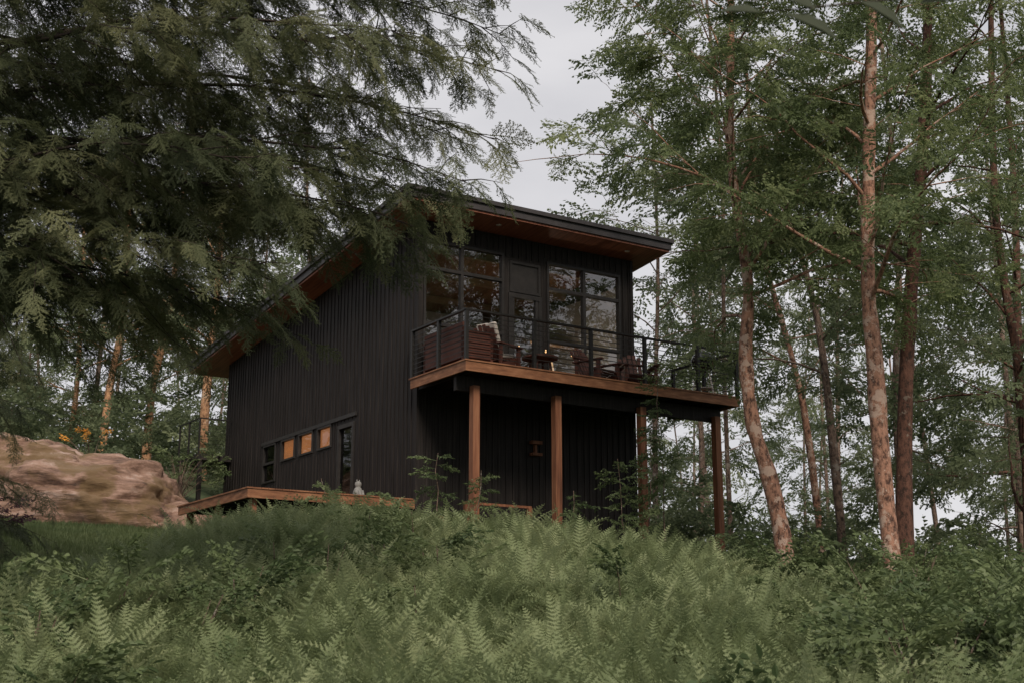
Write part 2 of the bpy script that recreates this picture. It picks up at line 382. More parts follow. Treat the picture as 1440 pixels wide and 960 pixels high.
# trunks at back left, warm sunlight painted into their bark
maple([(-12.4,45,5.0),(-12.35,45,9),(-11.9,45,12),(-11.6,45,18)],.2,.07,.42,14,3.5,M_sunbark,31)
maple([(-13.7,44,5.0),(-13.5,44,9),(-13.2,44,12),(-13.4,44,18)],.17,.07,.45,12,3.5,M_sunbark,32)
maple([(-9.75,42,4.5),(-9.8,42,8),(-9.6,42,12),(-9.6,42,17)],.19,.07,.5,12,3.5,M_sunbark,33)
maple([(-15.9,47,5.2),(-15.6,47,10),(-15.9,47,18)],.13,.06,.4,12,3.6,M_sunbark,34)
# distant forest
R.seed(99)
mb=MB(); lv=[]; cnt=0; tries=0; placed=[]
while cnt<66 and tries<6000:
    tries+=1
    y=rv(37,82) if R.random()<.88 else rv(8,38)
    x=rv(-.62,.62)*max(y,30)
    r=x/max(y,1)
    if y<38:
        if not (16<x<30 or -30<x<-17): continue
    if -.11<r<.085: continue
    s,t=local(x,y)
    if -2.5<s<9 and t<18 and t>-3: continue
    if -17<x<-7 and y<49: continue
    if any((x-a)**2+(y-b)**2<9 for a,b in placed): continue
    placed.append((x,y)); cnt+=1
    z=H(x,y); hgt=rv(12,20); lean=rv(-1.2,1.2)
    pth=smooth_path([(x,y,z-.5),(x+lean*.3+rv(-.2,.2),y,z+hgt*.33),(x+lean*.7+rv(-.3,.3),y,z+hgt*.66),(x+lean,y,z+hgt)],3)
    bs=1.3 if y<60 else 1.5
    grow(mb,lv,pth,rv(.08,.17),.04,rv(.15,.5),int(rv(11,17)),rv(2.6,4.2),bs,.66,6,filt=skygap,elr=(0,45))
finish('distant_forest',mb,lv,M_greybark,C_far,(0,60,3),5)
print('forest boughs',len(lv))

# understory in forest
R.seed(5); lv=[]
for i in range(4400):
    y=rv(32,80); x=rv(-.55,.55)*y
    s,t=local(x,y)
    if -4.0<s<8.0 and t<16: continue
    if -19<x<-6.5 and y<38: continue
    if -.3<x/y<-.12 and y<40: continue
    hmax=3.4 if y>42 else 2.0
    z=H(x,y)+abs(R.gauss(0,.5))*hmax
    p=Vector((x,y,z))
    if not skygap(p): continue
    lv.append((p,(rv(-.9,.9),rv(-.9,.3),rv(0,6.3)),rv(1.1,2.0)))
scatter('forest_understory',C_far,4,[l[0] for l in lv],[l[1] for l in lv],[l[2] for l in lv],origin=(0,50,3),seed=3)

def shrub(mb,lv,x,y,h,spread,n):
    z=H(x,y)
    for i in range(n):
        a=rv(0,6.3); rr=spread*math.sqrt(R.random()); hh=h*rv(.45,1)
        e=Vector((x+math.cos(a)*rr,y+math.sin(a)*rr,z+hh)); b=Vector((x+math.cos(a)*rr*.2,y+math.sin(a)*rr*.2,z-.1))
        m_=b.lerp(e,.6)+Vector((0,0,.1*h)); mb.tube([b,m_,e],[.012,.008,.004],4,False)
        for k in range(3):
            p=along([b,m_,e],.45+.5*k/2); lv.append((p,(rv(-.7,.7),rv(-.9,.2),a+rv(-1,1)),rv(.45,.9)))
R.seed(8); mb=MB(); lv=[]
for i in range(120):
    y=rv(8,29); x=y*rv(.14,.62)
    if x/y<.24 and R.random()<.7: continue
    s,t=local(x,y)
    if t>-.6 and s<7.6: continue
    hh=rv(.8,1.8)*(.65 if y<14 else 1)
    if x/y<.27: hh*=.6
    shrub(mb,lv,x,y,hh,.7,int(rv(7,13)))
for i in range(9):
    y=rv(9,15); x=y*rv(-.5,-.2)
    shrub(mb,lv,x,y,rv(.5,.85),.4,int(rv(4,7)))
for i in range(12):
    y=rv(11,22); x=y*rv(-.2,.16)
    shrub(mb,lv,x,y,rv(.75,1.1),.3,int(rv(2,4)))
for x,y,h in [(-14.5,27,1.4),(-16,26,1.4),(-14,24,1.4),(-15.5,29,1.4),(5.8,31,1.4),(7,31,1.4),(4.3,22,.9),(5.0,21.8,1.0),(5.9,20,1.2),(6.6,22.5,1.4)]:
    shrub(mb,lv,x,y,h,.9,14)
mbs=mb.obj('shrubs',M_greybark,origin=(6,18,1)); scatter('shrub_leaves',C_shrub,4,[l[0] for l in lv],[l[1] for l in lv],[l[2] for l in lv],parent=mbs,origin=(6,18,1),seed=4)

def sapling(x,y,h,seed):
    R.seed(seed); z=H(x,y); mb=MB(); lv=[]; pts=[Vector((x,y,z-.1))]
    for k in range(6): pts.append(pts[-1]+Vector((rv(-.07,.07),rv(-.07,.07),h/6)))
    mb.tube(pts,[.018-.002*k for k in range(7)],5,False)
    for k in range(int(h*9)):
        p=along(pts,.35+.65*k/(h*9)); lv.append((p,(rv(-.4,.4),rv(-.5,.4),rv(0,6.3)),rv(.35,.6)))
    finish('sapling',mb,lv,M_greybark,C_shrub,(x,y,z),seed,child='leaves')
sapling(-1.35,24.3,2.0,1); sapling(2.6,25.6,3.2,2); sapling(3.0,26.0,4.4,3); sapling(-.55,24.4,1.7,4); sapling(2.1,25.2,2.4,6); sapling(-3.2,23.8,1.4,7); sapling(1.2,24.6,1.6,8)

# ferns
R.seed(21); P=[];E=[];S=[]
def lawn(x,y):
    return x<-4.9-.235*(y-20)+.3*math.sin(y*1.3) and 18.3+.25*math.sin(x*2)<y<33
for i in range(8600):
    y=rv(3,29); x=rv(-.54,.54)*y+rv(-1.5,1.5)
    if R.random()>.35+.65*min(1,y/20)**.3: continue
    if lawn(x,y): continue
    s,t=local(x,y)
    if t>.6 and s>-.2: continue
    if t>1.6 and s>-4.2: continue
    if x/y>.28 and R.random()<.45: continue
    sc=rv(.55,1.0)*(1+.4*mnoise.noise((x*.55,y*.55,9)))
    if x<-5 and y>14.5: sc*=.65
    elif y>20 and x<3: sc*=1.12
    P.append((x,y,H(x,y)-.03)); E.append((rv(-.3,.3),rv(-.3,.3),rv(0,6.3))); S.append(sc)
scatter('ferns',C_fern,6,P,E,S,origin=(0,15,0),seed=9)
print('ferns',len(P))
P=[];E=[];S=[]
for i in range(14000):
    x=rv(-15,-4.4); y=rv(18,33)
    if not lawn(x,y): continue
    P.append((x,y,H(x,y)-.01)); E.append((0,0,rv(0,6.3))); S.append(rv(.7,1.5))
scatter('lawn_grass',C_grass,3,P,E,S,origin=(-9,27,2),seed=10)

# hemlock
R.seed(40)
mb=MB(); lv=[]
tx,ty=-6.9,13.0; tz=H(tx,ty)
path=smooth_path([(tx,ty,tz-.4),(tx+.05,ty,4),(tx,ty+.1,9),(tx-.05,ty,16)],4)
mb.tube(path,[.34*(1-.75*i/(len(path)-1)) for i in range(len(path))],12)
def hbranch(z0,az,L,el,droop,dens=1.0):
    a=Vector((tx,ty,z0)); n=12; p=a.copy(); pts=[a]
    for k in range(n):
        f=k/n; e=math.radians(el)-droop*f**1.4+rv(-.10,.10); az2=az+rv(-.14,.14)
        p=p+Vector((math.cos(az2)*math.cos(e),math.sin(az2)*math.cos(e),math.sin(e)))*L/n; pts.append(p.copy())
    mb.tube(pts,[max(.005,.036*(L/6)*(1-.92*k/n)) for k in range(n+1)],5,False)
    ns=int(L*6.6*dens)
    for k in range(ns):
        t=.14+.86*k/ns; b=along(pts,t+rv(-.02,.02)); sg=1 if k%2 else -1
        sa=az+sg*rv(.3,1.3); sl=(1.5*(1-t)**.7*min(1,.5+1.5*t)+.28)*rv(.4,1.3); el2=rv(-.55,.25)
        d=Vector((math.cos(sa),math.sin(sa),el2)).normalized(); e=b+d*sl-Vector((0,0,.25*sl*sl))
        mid=b.lerp(e,.5)+Vector((rv(-.05,.05),rv(-.05,.05),.05))*sl; mb.tube([b,mid,e],[.009,.006,.003],3,False)
        nt_=max(1,int(sl/.16))
        for q in range(nt_):
            f=(q+.7)/nt_; pp=along([b,mid,e],min(.98,f)); s2=sa+(1 if q%2 else -1)*rv(.1,1.0)
            lv.append((pp,(rv(-.9,.9),rv(0,.95),s2),rv(.38,.85)))
    lv.append((pts[-1],(rv(-.2,.2),rv(.2,.6),az),.7))
for z0,az,L,el,dr in [(3.8,10,4.4,8,.5),(3.9,-8,4.8,8,.55),(4.2,28,5.0,5,.45),(4.5,2,6.0,12,.6),(4.6,-18,5.2,12,.6),(4.8,14,6.2,10,.5),(4.9,-4,6.6,12,.6),(5.1,7,6.2,8,.5),
    (5.3,36,5.6,12,.5),(5.5,8,6.9,14,.6),(5.7,-12,6.3,14,.6),(6.0,22,6.6,12,.5),(6.2,0,7.0,12,.5),(6.4,-30,5.0,10,.5),(6.6,42,5.6,10,.5),(6.8,12,7.2,16,.6),(7.2,-5,6.8,10,.5),(7.5,30,6.3,10,.5),
    (7.8,6,7.4,12,.55),(8.2,-15,5.8,10,.5),(8.7,18,6.9,8,.5),(9.2,0,6.2,8,.55),(9.8,10,6.3,8,.5),(10.5,-8,5.6,8,.5)]:
    hbranch(z0,math.radians(az),L,el,dr)
for i in range(20):
    z0=4.5+i*.45; az=rv(.8,5.5); hbranch(z0,az,rv(3.0,4.6),rv(0,15),rv(.4,.7),.7)
print('hemlock sprays',len(lv))
finish('hemlock_tree',mb,lv,M_hembark,C_hem,(tx,ty,tz),14,5)
def small_hemlock(x,y,h,L0,seed):
    global tx,ty,mb,lv
    R.seed(seed); tx,ty=x,y; mb=MB(); lv=[]; z=H(x,y)
    pth=[Vector((x,y,z-.3+ (h+.3)*k/8)) for k in range(9)]
    mb.tube(pth,[.14*(1-.9*k/8) for k in range(9)],8)
    n=int(h*3.6)
    for i in range(n):
        f=i/n; hbranch(z+1.0+(h-1.2)*f,i*2.4+rv(-.3,.3),L0*(1-.85*f)*rv(.8,1.1),rv(0,15),.5,.7)
    finish('hemlock_tree',mb,lv,M_hembark,C_hem,(x,y,z),seed,5)
small_hemlock(-8.9,19.6,6.4,1.9,41)
small_hemlock(-19,44,13,3.2,42)

# maple branch reaching over, top right
R.seed(3); mb=MB(); b=Vector((2.3,3.1,H(2.3,3.1)))
tr=[b-Vector((0,0,.2)),b+Vector((.05,0,1.5)),b+Vector((-.05,0,2.8)),b+Vector((-.1,.05,3.9))]
mb.tube(tr,[.035,.03,.022,.01],8)
br=[tr[2],Vector((1.7,3.05,1.72)),Vector((1.1,3.0,1.60)),Vector((.6,2.95,1.52))]
mb.tube(br,[.008,.006,.004,.0015],5,False)
trunk=mb.obj('maple_sapling',M_hembark,origin=tuple(b),smooth=True)
lb=MB()
def mleaf(p,d,s): add_leaf(lb,Vector(p),Vector(d),Vector((rv(-.5,.5),-.7,.6)),s,s*.5)
for p,d,s in [((.60,2.95,1.52),(-1,0,.1),.10),((.66,2.95,1.515),(1,0,-.45),.14),((.74,2.96,1.53),(-.6,0,.3),.11),((.84,2.95,1.55),(.8,0,-.5),.13),((1.0,3,1.57),(.6,0,.1),.12),((1.3,3,1.64),(.5,0,.4),.12)]: mleaf(p,d,s)
for i in range(60):
    p=along(tr,rv(.55,1)); a=rv(0,6.3); q=p+Vector((math.cos(a),math.sin(a),rv(-.1,.3)))*rv(.1,.5)
    if q.x<1.5: continue
    lb.tube([p,q],[.004,.002],3,False); mleaf(q,(math.cos(a),math.sin(a),-.3),.12)
F_dark=foliage('dark_maple_leaf',(.018,.026,.012),(.024,.034,.016),(.03,.042,.02),.05,.7)
lb.obj('leaves',F_dark,parent=trunk); trunk.children[0].location=(-b.x,-b.y,-b.z)

# ------------------------------------------------------------------ rock
def rock():
    import bmesh
    bm=bmesh.new()
    for (cx,cy,cz,sx,sy,sz,sd) in [(-10.2,32.4,3.3,3.0,2.6,1.75,1),(-13.2,33.5,3.8,3.4,3.0,2.15,2),(-16.3,34.5,4.3,3.4,3.2,2.7,3),(-8.5,32.0,3.0,1.6,1.6,1.15,4)]:
        r=bmesh.ops.create_icosphere(bm,subdivisions=6,radius=1)
        for v in r['verts']:
            d=v.co.normalized()
            rid=1-abs(mnoise.noise(d*2.1+Vector((sd*3,5,0))))*2
            k=1+.25*mnoise.noise(d*1.3+Vector((sd*7,0,0)))+.13*rid-.1+.03*mnoise.noise(d*9)+.02*(1-abs(mnoise.noise(d*14))*2)+.010*mnoise.noise(d*40)
            q=d*k; zz=q.z
            if zz>0: zz=zz**.8
            x=q.x*sx;y=q.y*sy;z=zz*sz
            lay=z+.35*x*.4+.4*mnoise.noise((x*.5,y*.5,0)); st=.8
            fr_=lay/st-math.floor(lay/st); out=.12*(1-fr_)**2
            v.co=(cx+x*(1-out*.6),cy+y*(1-out),cz+z-.3)
    me=bpy.data.meshes.new('rock_outcrop'); bm.to_mesh(me); bm.free()
    me.polygons.foreach_set('use_smooth',[True]*len(me.polygons))
    m,nt,b,o=newmat('granite')
    tc=nt.nodes.new('ShaderNodeTexCoord'); n1=nt.nodes.new('ShaderNodeTexNoise'); n1.inputs['Scale'].default_value=1.7; n1.inputs['Detail'].default_value=14; n1.inputs['Roughness'].default_value=.76
    mp=nt.nodes.new('ShaderNodeMapping'); mp.inputs['Scale'].default_value=(.5,1,2.4); mp.inputs['Rotation'].default_value=(.2,.35,0)
    nt.links.new(tc.outputs['Object'],mp.inputs[0]); nt.links.new(mp.outputs[0],n1.inputs['Vector'])
    r=ramp(nt,[(.36,(.06,.038,.03)),(.44,(.17,.10,.072)),(.54,(.29,.185,.14)),(.66,(.42,.32,.28))]); nt.links.new(n1.outputs['Fac'],r.inputs[0])
    n2=nt.nodes.new('ShaderNodeTexNoise'); n2.inputs['Scale'].default_value=.7; n2.inputs['Detail'].default_value=11; n2.inputs['Roughness'].default_value=.65; nt.links.new(tc.outputs['Object'],n2.inputs['Vector'])
    r2=ramp(nt,[(.48,(0,0,0)),(.56,(.8,.8,.8))]); nt.links.new(n2.outputs['Fac'],r2.inputs[0])
    mx=nt.nodes.new('ShaderNodeMix'); mx.data_type='RGBA'; nt.links.new(r2.outputs[0],mx.inputs[0]); nt.links.new(r.outputs[0],mx.inputs[6]); mx.inputs[7].default_value=(.13,.085,.035,1)
    nt.links.new(mx.outputs[2],b.inputs['Base Color']); b.inputs['Roughness'].default_value=.9
    bp=nt.nodes.new('ShaderNodeBump'); bp.inputs['Strength'].default_value=.9; bp.inputs['Distance'].default_value=.14; nt.links.new(n1.outputs['Fac'],bp.inputs['Height']); nt.links.new(bp.outputs[0],b.inputs['Normal'])
    me.materials.append(m); ob=bpy.data.objects.new('rock_outcrop',me); scene.collection.objects.link(ob)
rock()
def small_shrub(name,x,y,z,r,n,mat,seed,sc=.5):
    R.seed(seed); c=protocol(name+'_sprigs',[bough(name+'_sprig_%d'%i,mat,5,.09,.06,4,.6,.5) for i in range(2)]); mb=MB(); lv=[]
    for i in range(n):
        a=rv(0,6.3); d=Vector((math.cos(a)*rv(.1,1)*r,math.sin(a)*rv(.1,1)*r,rv(.3,1)*r*1.2)); mb.tube([(x,y,z-.1),(x+d.x*.6,y+d.y*.6,z+d.z*.7),(x+d.x,y+d.y,z+d.z)],[.01,.006,.003],4,False)
        lv.append((Vector((x,y,z))+d,(rv(-.5,.5),rv(-.8,.1),a),sc*rv(.7,1.2)))
    o=mb.obj(name,M_greybark,origin=(x,y,z)); scatter('leaves',c,2,[l[0] for l in lv],[l[1] for l in lv],[l[2] for l in lv],parent=o,origin=(x,y,z),seed=seed)
small_shrub('azalea_bush',-11.9,37.5,5.3,.8,14,F_flower,51,.5)
small_shrub('purple_shrub',-9.3,23.6,H(-9.3,23.6),.6,60,F_purple,52)
small_shrub('green_bush',-8.75,34.9,4.1,1.0,60,F_shrub,53,.8)

# ------------------------------------------------------------------ cabin (local: x = along front, y = back, z)
cab=empty('cabin_house',(-.885,25,0),math.atan2(sin33,cos33))
W0,W1,T0,T1=.2,5.84,2.257,13.0
def top(t): return 9.13-.1106*(t-T0)
def wall(mb,axis,a0,a1,us,zs,holes,topf):
    for i in range(len(us)-1):
        for j in range(len(zs)):
            u0,u1=us[i],us[i+1]; z0=zs[j]
            last=j==len(zs)-1
            z1=None if last else zs[j+1]
            cu=(u0+u1)/2; cz=z0+.02 if last else (z0+z1)/2
            if any(h[0]<cu<h[1] and h[2]<cz<h[3] for h in holes): continue
            za,zb=(topf(u0),topf(u1)) if last else (z1,z1)
            if axis=='s': p=[(u0,a0,z0),(u1,a0,z0),(u1,a1,z0),(u0,a1,z0),(u0,a0,za),(u1,a0,zb),(u1,a1,zb),(u0,a1,za)]
            else: p=[(a0,u0,z0),(a1,u0,z0),(a1,u1,z0),(a0,u1,z0),(a0,u0,za),(a1,u0,za),(a1,u1,zb),(a0,u1,zb)]
            mb.hexa(p)
def battens(mb,axis,f0,f1,u0,u1,sp,zb,holes,topf,w=.035):
    u=u0
    while u<=u1:
        segs=[(zb,topf(u)-.01)]
        for h in holes:
            if h[0]-.07<u<h[1]+.07:
                ns=[]
                for a,b in segs:
                    if h[3]+.07<=a or h[2]-.07>=b: ns.append((a,b)); continue
                    if a<h[2]-.07: ns.append((a,h[2]-.07))
                    if h[3]+.07<b: ns.append((h[3]+.07,b))
                segs=ns
        for a,b in segs:
            if b-a<.05: continue
            if axis=='s': mb.box(u-w/2,u+w/2,f0,f1,a,b)
            else: mb.box(f0,f1,u-w/2,u+w/2,a,b)
        u+=sp*R.uniform(.8,1.2)
ZB=1.0
fw=[(.30,2.30,6.05,8.72),(2.42,3.30,5.70,8.60),(3.44,5.50,6.05,8.72)]
mbw=MB()
wall(mbw,'s',T0,T0+.15,[W0,.30,2.30,2.42,3.30,3.44,5.50,W1],[ZB,5.70,6.05,8.60,8.72],fw,lambda u:top(T0)-.002)
y0=T0
side=[(y0+2.85,y0+3.68,3.22,5.22),(y0+4.02,y0+4.79,4.79,5.33),(y0+5.03,y0+5.85,4.79,5.33),(y0+6.06,y0+6.89,4.79,5.33),(y0+7.22,y0+8.02,4.36,5.33)]
us=sorted(set([y0+.15,T1]+[v for h in side for v in h[:2]])); zs=[ZB,3.22,4.36,4.79,5.22,5.33]
wall(mbw,'t',W0,W0+.15,us,zs,side,top)
wall(mbw,'t',W1-.15,W1,[y0+.15,T1],[ZB],[],top)
wall(mbw,'s',T1-.15,T1,[W0+.15,W1-.15],[ZB],[],lambda u:top(T1))
mbw.obj('walls',M_siding,cab)
mbb=MB()
battens(mbb,'s',T0-.018,T0+.002,W0+.05,W1-.02,.17,ZB,fw,lambda u:top(T0)-.004)
battens(mbb,'t',W0-.018,W0+.002,T0+.05,T1,.17,ZB,side,top)
battens(mbb,'t',W1-.002,W1+.018,T0+.1,T1,.17,ZB,[],top)
mbb.box(W0-.03,W0+.06,T0-.03,T0+.06,ZB,top(T0)-.01)
mbb.box(W1-.06,W1+.03,T0-.03,T0+.06,ZB,top(T0)-.01)
mbb.obj('battens',M_siding,cab)
fr=MB(); gl=MB(); gl2=MB()
def winS(x0,x1,z0,z1,vx=(),hz=(),f=.055,y=T0):
    ya,yb=y-.03,y+.09
    fr.box(x0,x1,ya,yb,z1-f,z1); fr.box(x0,x1,ya,yb,z0,z0+f); fr.box(x0,x0+f,ya,yb,z0+f,z1-f); fr.box(x1-f,x1,ya,yb,z0+f,z1-f)
    for v in vx: fr.box(v-.035,v+.035,ya+.004,yb-.004,z0+f,z1-f)
    for h in hz: fr.box(x0+f,x1-f,ya+.008,yb-.008,h-.035,h+.035)
    gl.poly([(x0+f,y+.03,z0+f),(x1-f,y+.03,z0+f),(x1-f,y+.03,z1-f),(x0+f,y+.03,z1-f)],[(0,1,2,3)])
winS(.30,2.30,6.05,8.72,(1.24,),(8.1,6.9))
winS(3.44,5.50,6.05,8.72,(4.47,),(8.1,6.9))
fr.box(2.422,3.298,T0+.01,T0+.10,7.86,8.598)
fr.box(2.422,2.50,T0-.025,T0+.09,5.7,7.858); fr.box(3.22,3.298,T0-.025,T0+.09,5.7,7.858); fr.box(2.50,3.22,T0-.025,T0+.09,7.76,7.858)
fr.box(2.50,3.22,T0-.01,T0+.07,5.7,5.95); fr.box(2.50,2.58,T0-.01,T0+.07,5.95,7.76); fr.box(3.14,3.22,T0-.01,T0+.07,5.95,7.76)
gl.poly([(2.58,T0+.03,5.95),(3.14,T0+.03,5.95),(3.14,T0+.03,7.76),(2.58,T0+.03,7.76)],[(0,1,2,3)])
for x0,x1 in [(2.46,3.26)]:
    fr.box(x0,x1,T0-.02,T0+.008,8.53,8.59); fr.box(x0,x1,T0-.02,T0+.008,7.88,7.94); fr.box(x0,x0+.05,T0-.02,T0+.008,7.94,8.53); fr.box(x1-.05,x1,T0-.02,T0+.008,7.94,8.53)
def winT(t0,t1,z0,z1,f=.045,hz=(),x=W0):
    xa,xb=x-.035,x+.08
    fr.box(xa,xb,t0,t1,z1-f,z1); fr.box(xa,xb,t0,t1,z0,z0+f); fr.box(xa,xb,t0,t0+f,z0+f,z1-f); fr.box(xa,xb,t1-f,t1,z0+f,z1-f)
    for h in hz: fr.box(xa+.004,xb-.004,t0+f,t1-f,h-.03,h+.03)
    gl2.poly([(x+.03,t1-f,z0+f),(x+.03,t0+f,z0+f),(x+.03,t0+f,z1-f),(x+.03,t1-f,z1-f)],[(0,1,2,3)])
for h in side[1:4]: winT(*h)
winT(*side[4],hz=(4.85,))
d=side[0]; winT(d[0],d[1],d[2],d[3],.09)
fr.box(W0-.045,W0-.002,y0+2.75,y0+8.12,5.335,5.42)
fr.obj('window_frames',M_trim,cab); gl.obj('window_glass',M_glass,cab); gl2.obj('side_window_glass',M_glass2,cab)
bl=MB()
for h in side[1:4]: bl.box(W0+.05,W0+.06,h[0]+.002,h[1]-.002,h[2]+.002,h[3]-.002)
bl.obj('window_glow_panels',M_winglow,cab)  # added panels behind the glass, glowing to imitate a lit room
it=MB(); it.box(W0+.155,W1-.155,T0+.155,T1-.155,5.5,5.68); it.obj('upper_floor',M_intwood,cab)
it=MB(); it.box(W0+.155,W1-.155,6.9,7.02,5.685,top(6.9)-.08); it.box(W0+.155,W0+.19,T0+.16,6.89,5.685,top(6.9)-.08); it.box(W1-.19,W1-.155,T0+.16,6.89,5.685,top(6.9)-.08); it.obj('interior_walls',M_intwall,cab)
it=MB()
it.box(3.9,4.9,6.7,6.85,5.69,8.3); it.box(.9,2.0,6.0,6.7,5.69,6.5); it.box(1.0,1.9,6.8,6.88,7.0,7.9)
for k in range(5): it.box(4.1+.02*k,5.5,3.9+.35*k,4.05+.35*k,7.25+.12*k,7.32+.12*k)
for k in range(3): it.beam((W0+.2,T0+1.0+k*1.4,8.9-.15*k),(W1-.2,T0+1.0+k*1.4,8.9-.15*k),.09,.16)
it.obj('interior_furniture',M_intwood,cab)
lm=MB(); lm.lathe((4.2,3.3,6.45),[(.05,.3),(.09,.3),(.14,0)],16); lm.obj('lamp_shade',M_shade,cab)
lm=MB(); lm.lathe((4.2,3.3,5.69),[(.12,0),(.12,.03),(.02,.05),(.02,.76)],12); lm.obj('lamp_stand',M_black,cab)
ld=bpy.data.lights.new('lamp_bulb','POINT'); ld.energy=24; ld.color=(1,.82,.62); ld.shadow_soft_size=.12
lo=bpy.data.objects.new('lamp_bulb',ld); scene.collection.objects.link(lo); lo.parent=cab; lo.location=(4.2,3.3,6.95)
# roof
RS0,RS1,RT0,RT1=-.6,6.44,1.374,14.2
def rt(t): return 9.52-.1106*(t-RT0)
def slab(mb,s0,s1,t0,t1,o0,o1):
    mb.hexa([(s0,t0,rt(t0)+o0),(s1,t0,rt(t0)+o0),(s1,t1,rt(t1)+o0),(s0,t1,rt(t1)+o0),(s0,t0,rt(t0)+o1),(s1,t0,rt(t0)+o1),(s1,t1,rt(t1)+o1),(s0,t1,rt(t1)+o1)])
rf=MB(); slab(rf,RS0,RS1,RT0,RT1,-.09,0); slab(rf,RS0+.05,RS1-.05,RT0+.05,RT1-.05,-.24,-.092)
for k in range(18):
    s=RS0+.2+k*(RS1-RS0-.4)/17; slab(rf,s-.012,s+.012,RT0+.3,RT1-.01,.001,.03)
rf.obj('roof',M_roofmetal,cab)
sf=MB(); slab(sf,RS0+.09,RS1-.09,RT0+.09,RT1-.09,-.285,-.242)
sf.obj('roof_soffit',M_soffit,cab)
ry=MB()
for s in (1.9,5.4): ry.lathe((s,RT0+.45,rt(RT0+.45)-.297),[(0,0),(.05,0),(.06,.008)],14)
ry.obj('soffit_lights',M_lens,cab)
# deck
dk=MB()
dz0,dz1=5.43,5.65
dk.box(0,7.0,0,.045,dz0,dz1-.03); dk.box(0,.045,.047,2.2,dz0,dz1-.03); dk.box(6.955,7.0,.047,2.2,dz0,dz1-.03)
y=-.02
while y<2.2:
    dk.box(-.02,7.02,y,y+.135,dz1-.028,dz1); y+=.142
dk.obj('deck_boards',M_cedar,cab)
dj=MB()
for k in range(17): dj.box(.2+k*.41,.24+k*.41,.05,2.2,dz0+.01,dz1-.032)
dj.box(.1,6.9,.52,.62,5.14,dz0+.008); 
dj.box(W0,W1,T0-.05,T0-.025,dz0-.02,dz1-.01)
dj.obj('deck_joists',M_siding,cab)
ps=MB()
for s in (.47,2.41,4.6,6.68): ps.box(s-.075,s+.075,.36,.51,.3,5.24)
ps.obj('deck_posts',M_post,cab)
rl=MB(); rz=6.62
posts=[(.03,.03),(1.6,.03),(3.0,.03),(4.4,.03),(5.86,.03),(6.97,.03),(.03,1.1),(.03,2.18),(6.97,1.1),(6.97,2.18)]
for a,b in posts: rl.box(a-.034,a+.034,b-.034,b+.034,dz1,rz-.001)
rl.box(-.03,7.03,-.01,.07,rz,rz+.035); rl.box(-.01,.07,.072,2.22,rz,rz+.035); rl.box(6.93,7.01,.072,2.22,rz,rz+.035)
for k in range(9):
    z=dz1+.09+k*.098
    rl.box(.03,6.97,.025,.035,z-.0065,z+.0065); rl.box(.025,.035,.03,2.18,z-.0065,z+.0065); rl.box(6.965,6.975,.03,2.18,z-.0065,z+.0065)
rl.obj('deck_railing',M_black,cab)
sl=MB(); bb=MB()
for a in range(3):
    s0,s1=.03+a*1.39,.03+(a+1)*1.39; pts=[]
    for k in range(9):
        f=k/8; pts.append((s0+(s1-s0)*f,1.9,rz+.1-.28*4*f*(1-f)*.6))
    sl.tube(pts,[.004]*9,4,False)
    for k in (2,6):
        p=pts[k]; bb.lathe((p[0],p[1]-.01,p[2]-.075),[(0,0),(.014,.01),(.02,.03),(.012,.055),(.01,.07)],8)
sl.obj('string_light_wire',M_black,cab); bb.obj('string_light_bulbs',M_bulb,cab)
# terrace
te=MB(); tz1=3.2
te.box(-3.4,W0-.03,T0-.02,T0+.03,tz1-.2,tz1-.03); te.box(-3.4,-3.35,T0+.032,T0+3.8,tz1-.2,tz1-.03)
x=-3.42
while x<W0-.16: te.box(x,x+.135,T0-.04,T0+3.85,tz1-.028,tz1); x+=.142
te.obj('terrace_deck',M_cedar,cab)
tp=MB()
for a,b in [(-3.2,T0+.2),(-1.6,T0+.2),(-3.2,T0+2),(-3.2,T0+3.6)]: tp.box(a-.06,a+.06,b-.06,b+.06,1.2,tz1-.03)
tp.obj('terrace_posts',M_post,cab)
tj=MB()
for k in range(8): tj.box(-3.34,W0-.03,T0+.3+k*.45,T0+.34+k*.45,tz1-.19,tz1-.03)
tj.obj('terrace_joists',M_siding,cab)
ud=MB()
ud.box(.9,2.55,1.55,1.6,3.08,3.13)
for s in (.4,.98,2.5,3.4): ud.box(s-.05,s+.05,1.52,1.6,1.6,2.8 if s in(.4,3.4) else 3.08)
ud.obj('lower_rail',M_post,cab)
wl=MB(); wl.box(2.95,3.2,T0-.16,T0-.03,4.55,4.62); wl.box(2.95,3.2,T0-.16,T0-.03,4.3,4.36); wl.box(3.05,3.1,T0-.1,T0-.03,4.362,4.548); wl.obj('wall_shelf',M_post,cab)
bk=MB(); bk.box(-.75,W0-.03,12.45,14.1,5.2,5.36); bk.obj('back_landing',M_siding,cab)
br_=MB()
for a,b in [(-.72,12.5),(-.72,13.3),(-.72,14.05)]: br_.box(a-.02,a+.02,b-.02,b+.02,5.36,6.3)
br_.box(-.74,.17,12.48,12.52,6.3,6.33); br_.box(-.74,-.70,12.525,14.07,6.3,6.33)
for k in range(8):
    z=5.45+k*.1; br_.box(-.72,.17,12.497,12.503,z-.003,z+.003); br_.box(-.723,-.717,12.5,14.05,z-.003,z+.003)
br_.obj('back_railing',M_black,cab)
lp=MB()
for a,b in [(-.65,12.55),(-.65,14.0)]: lp.box(a-.05,a+.05,b-.05,b+.05,2.5,5.2)
lp.obj('landing_posts',M_siding,cab)

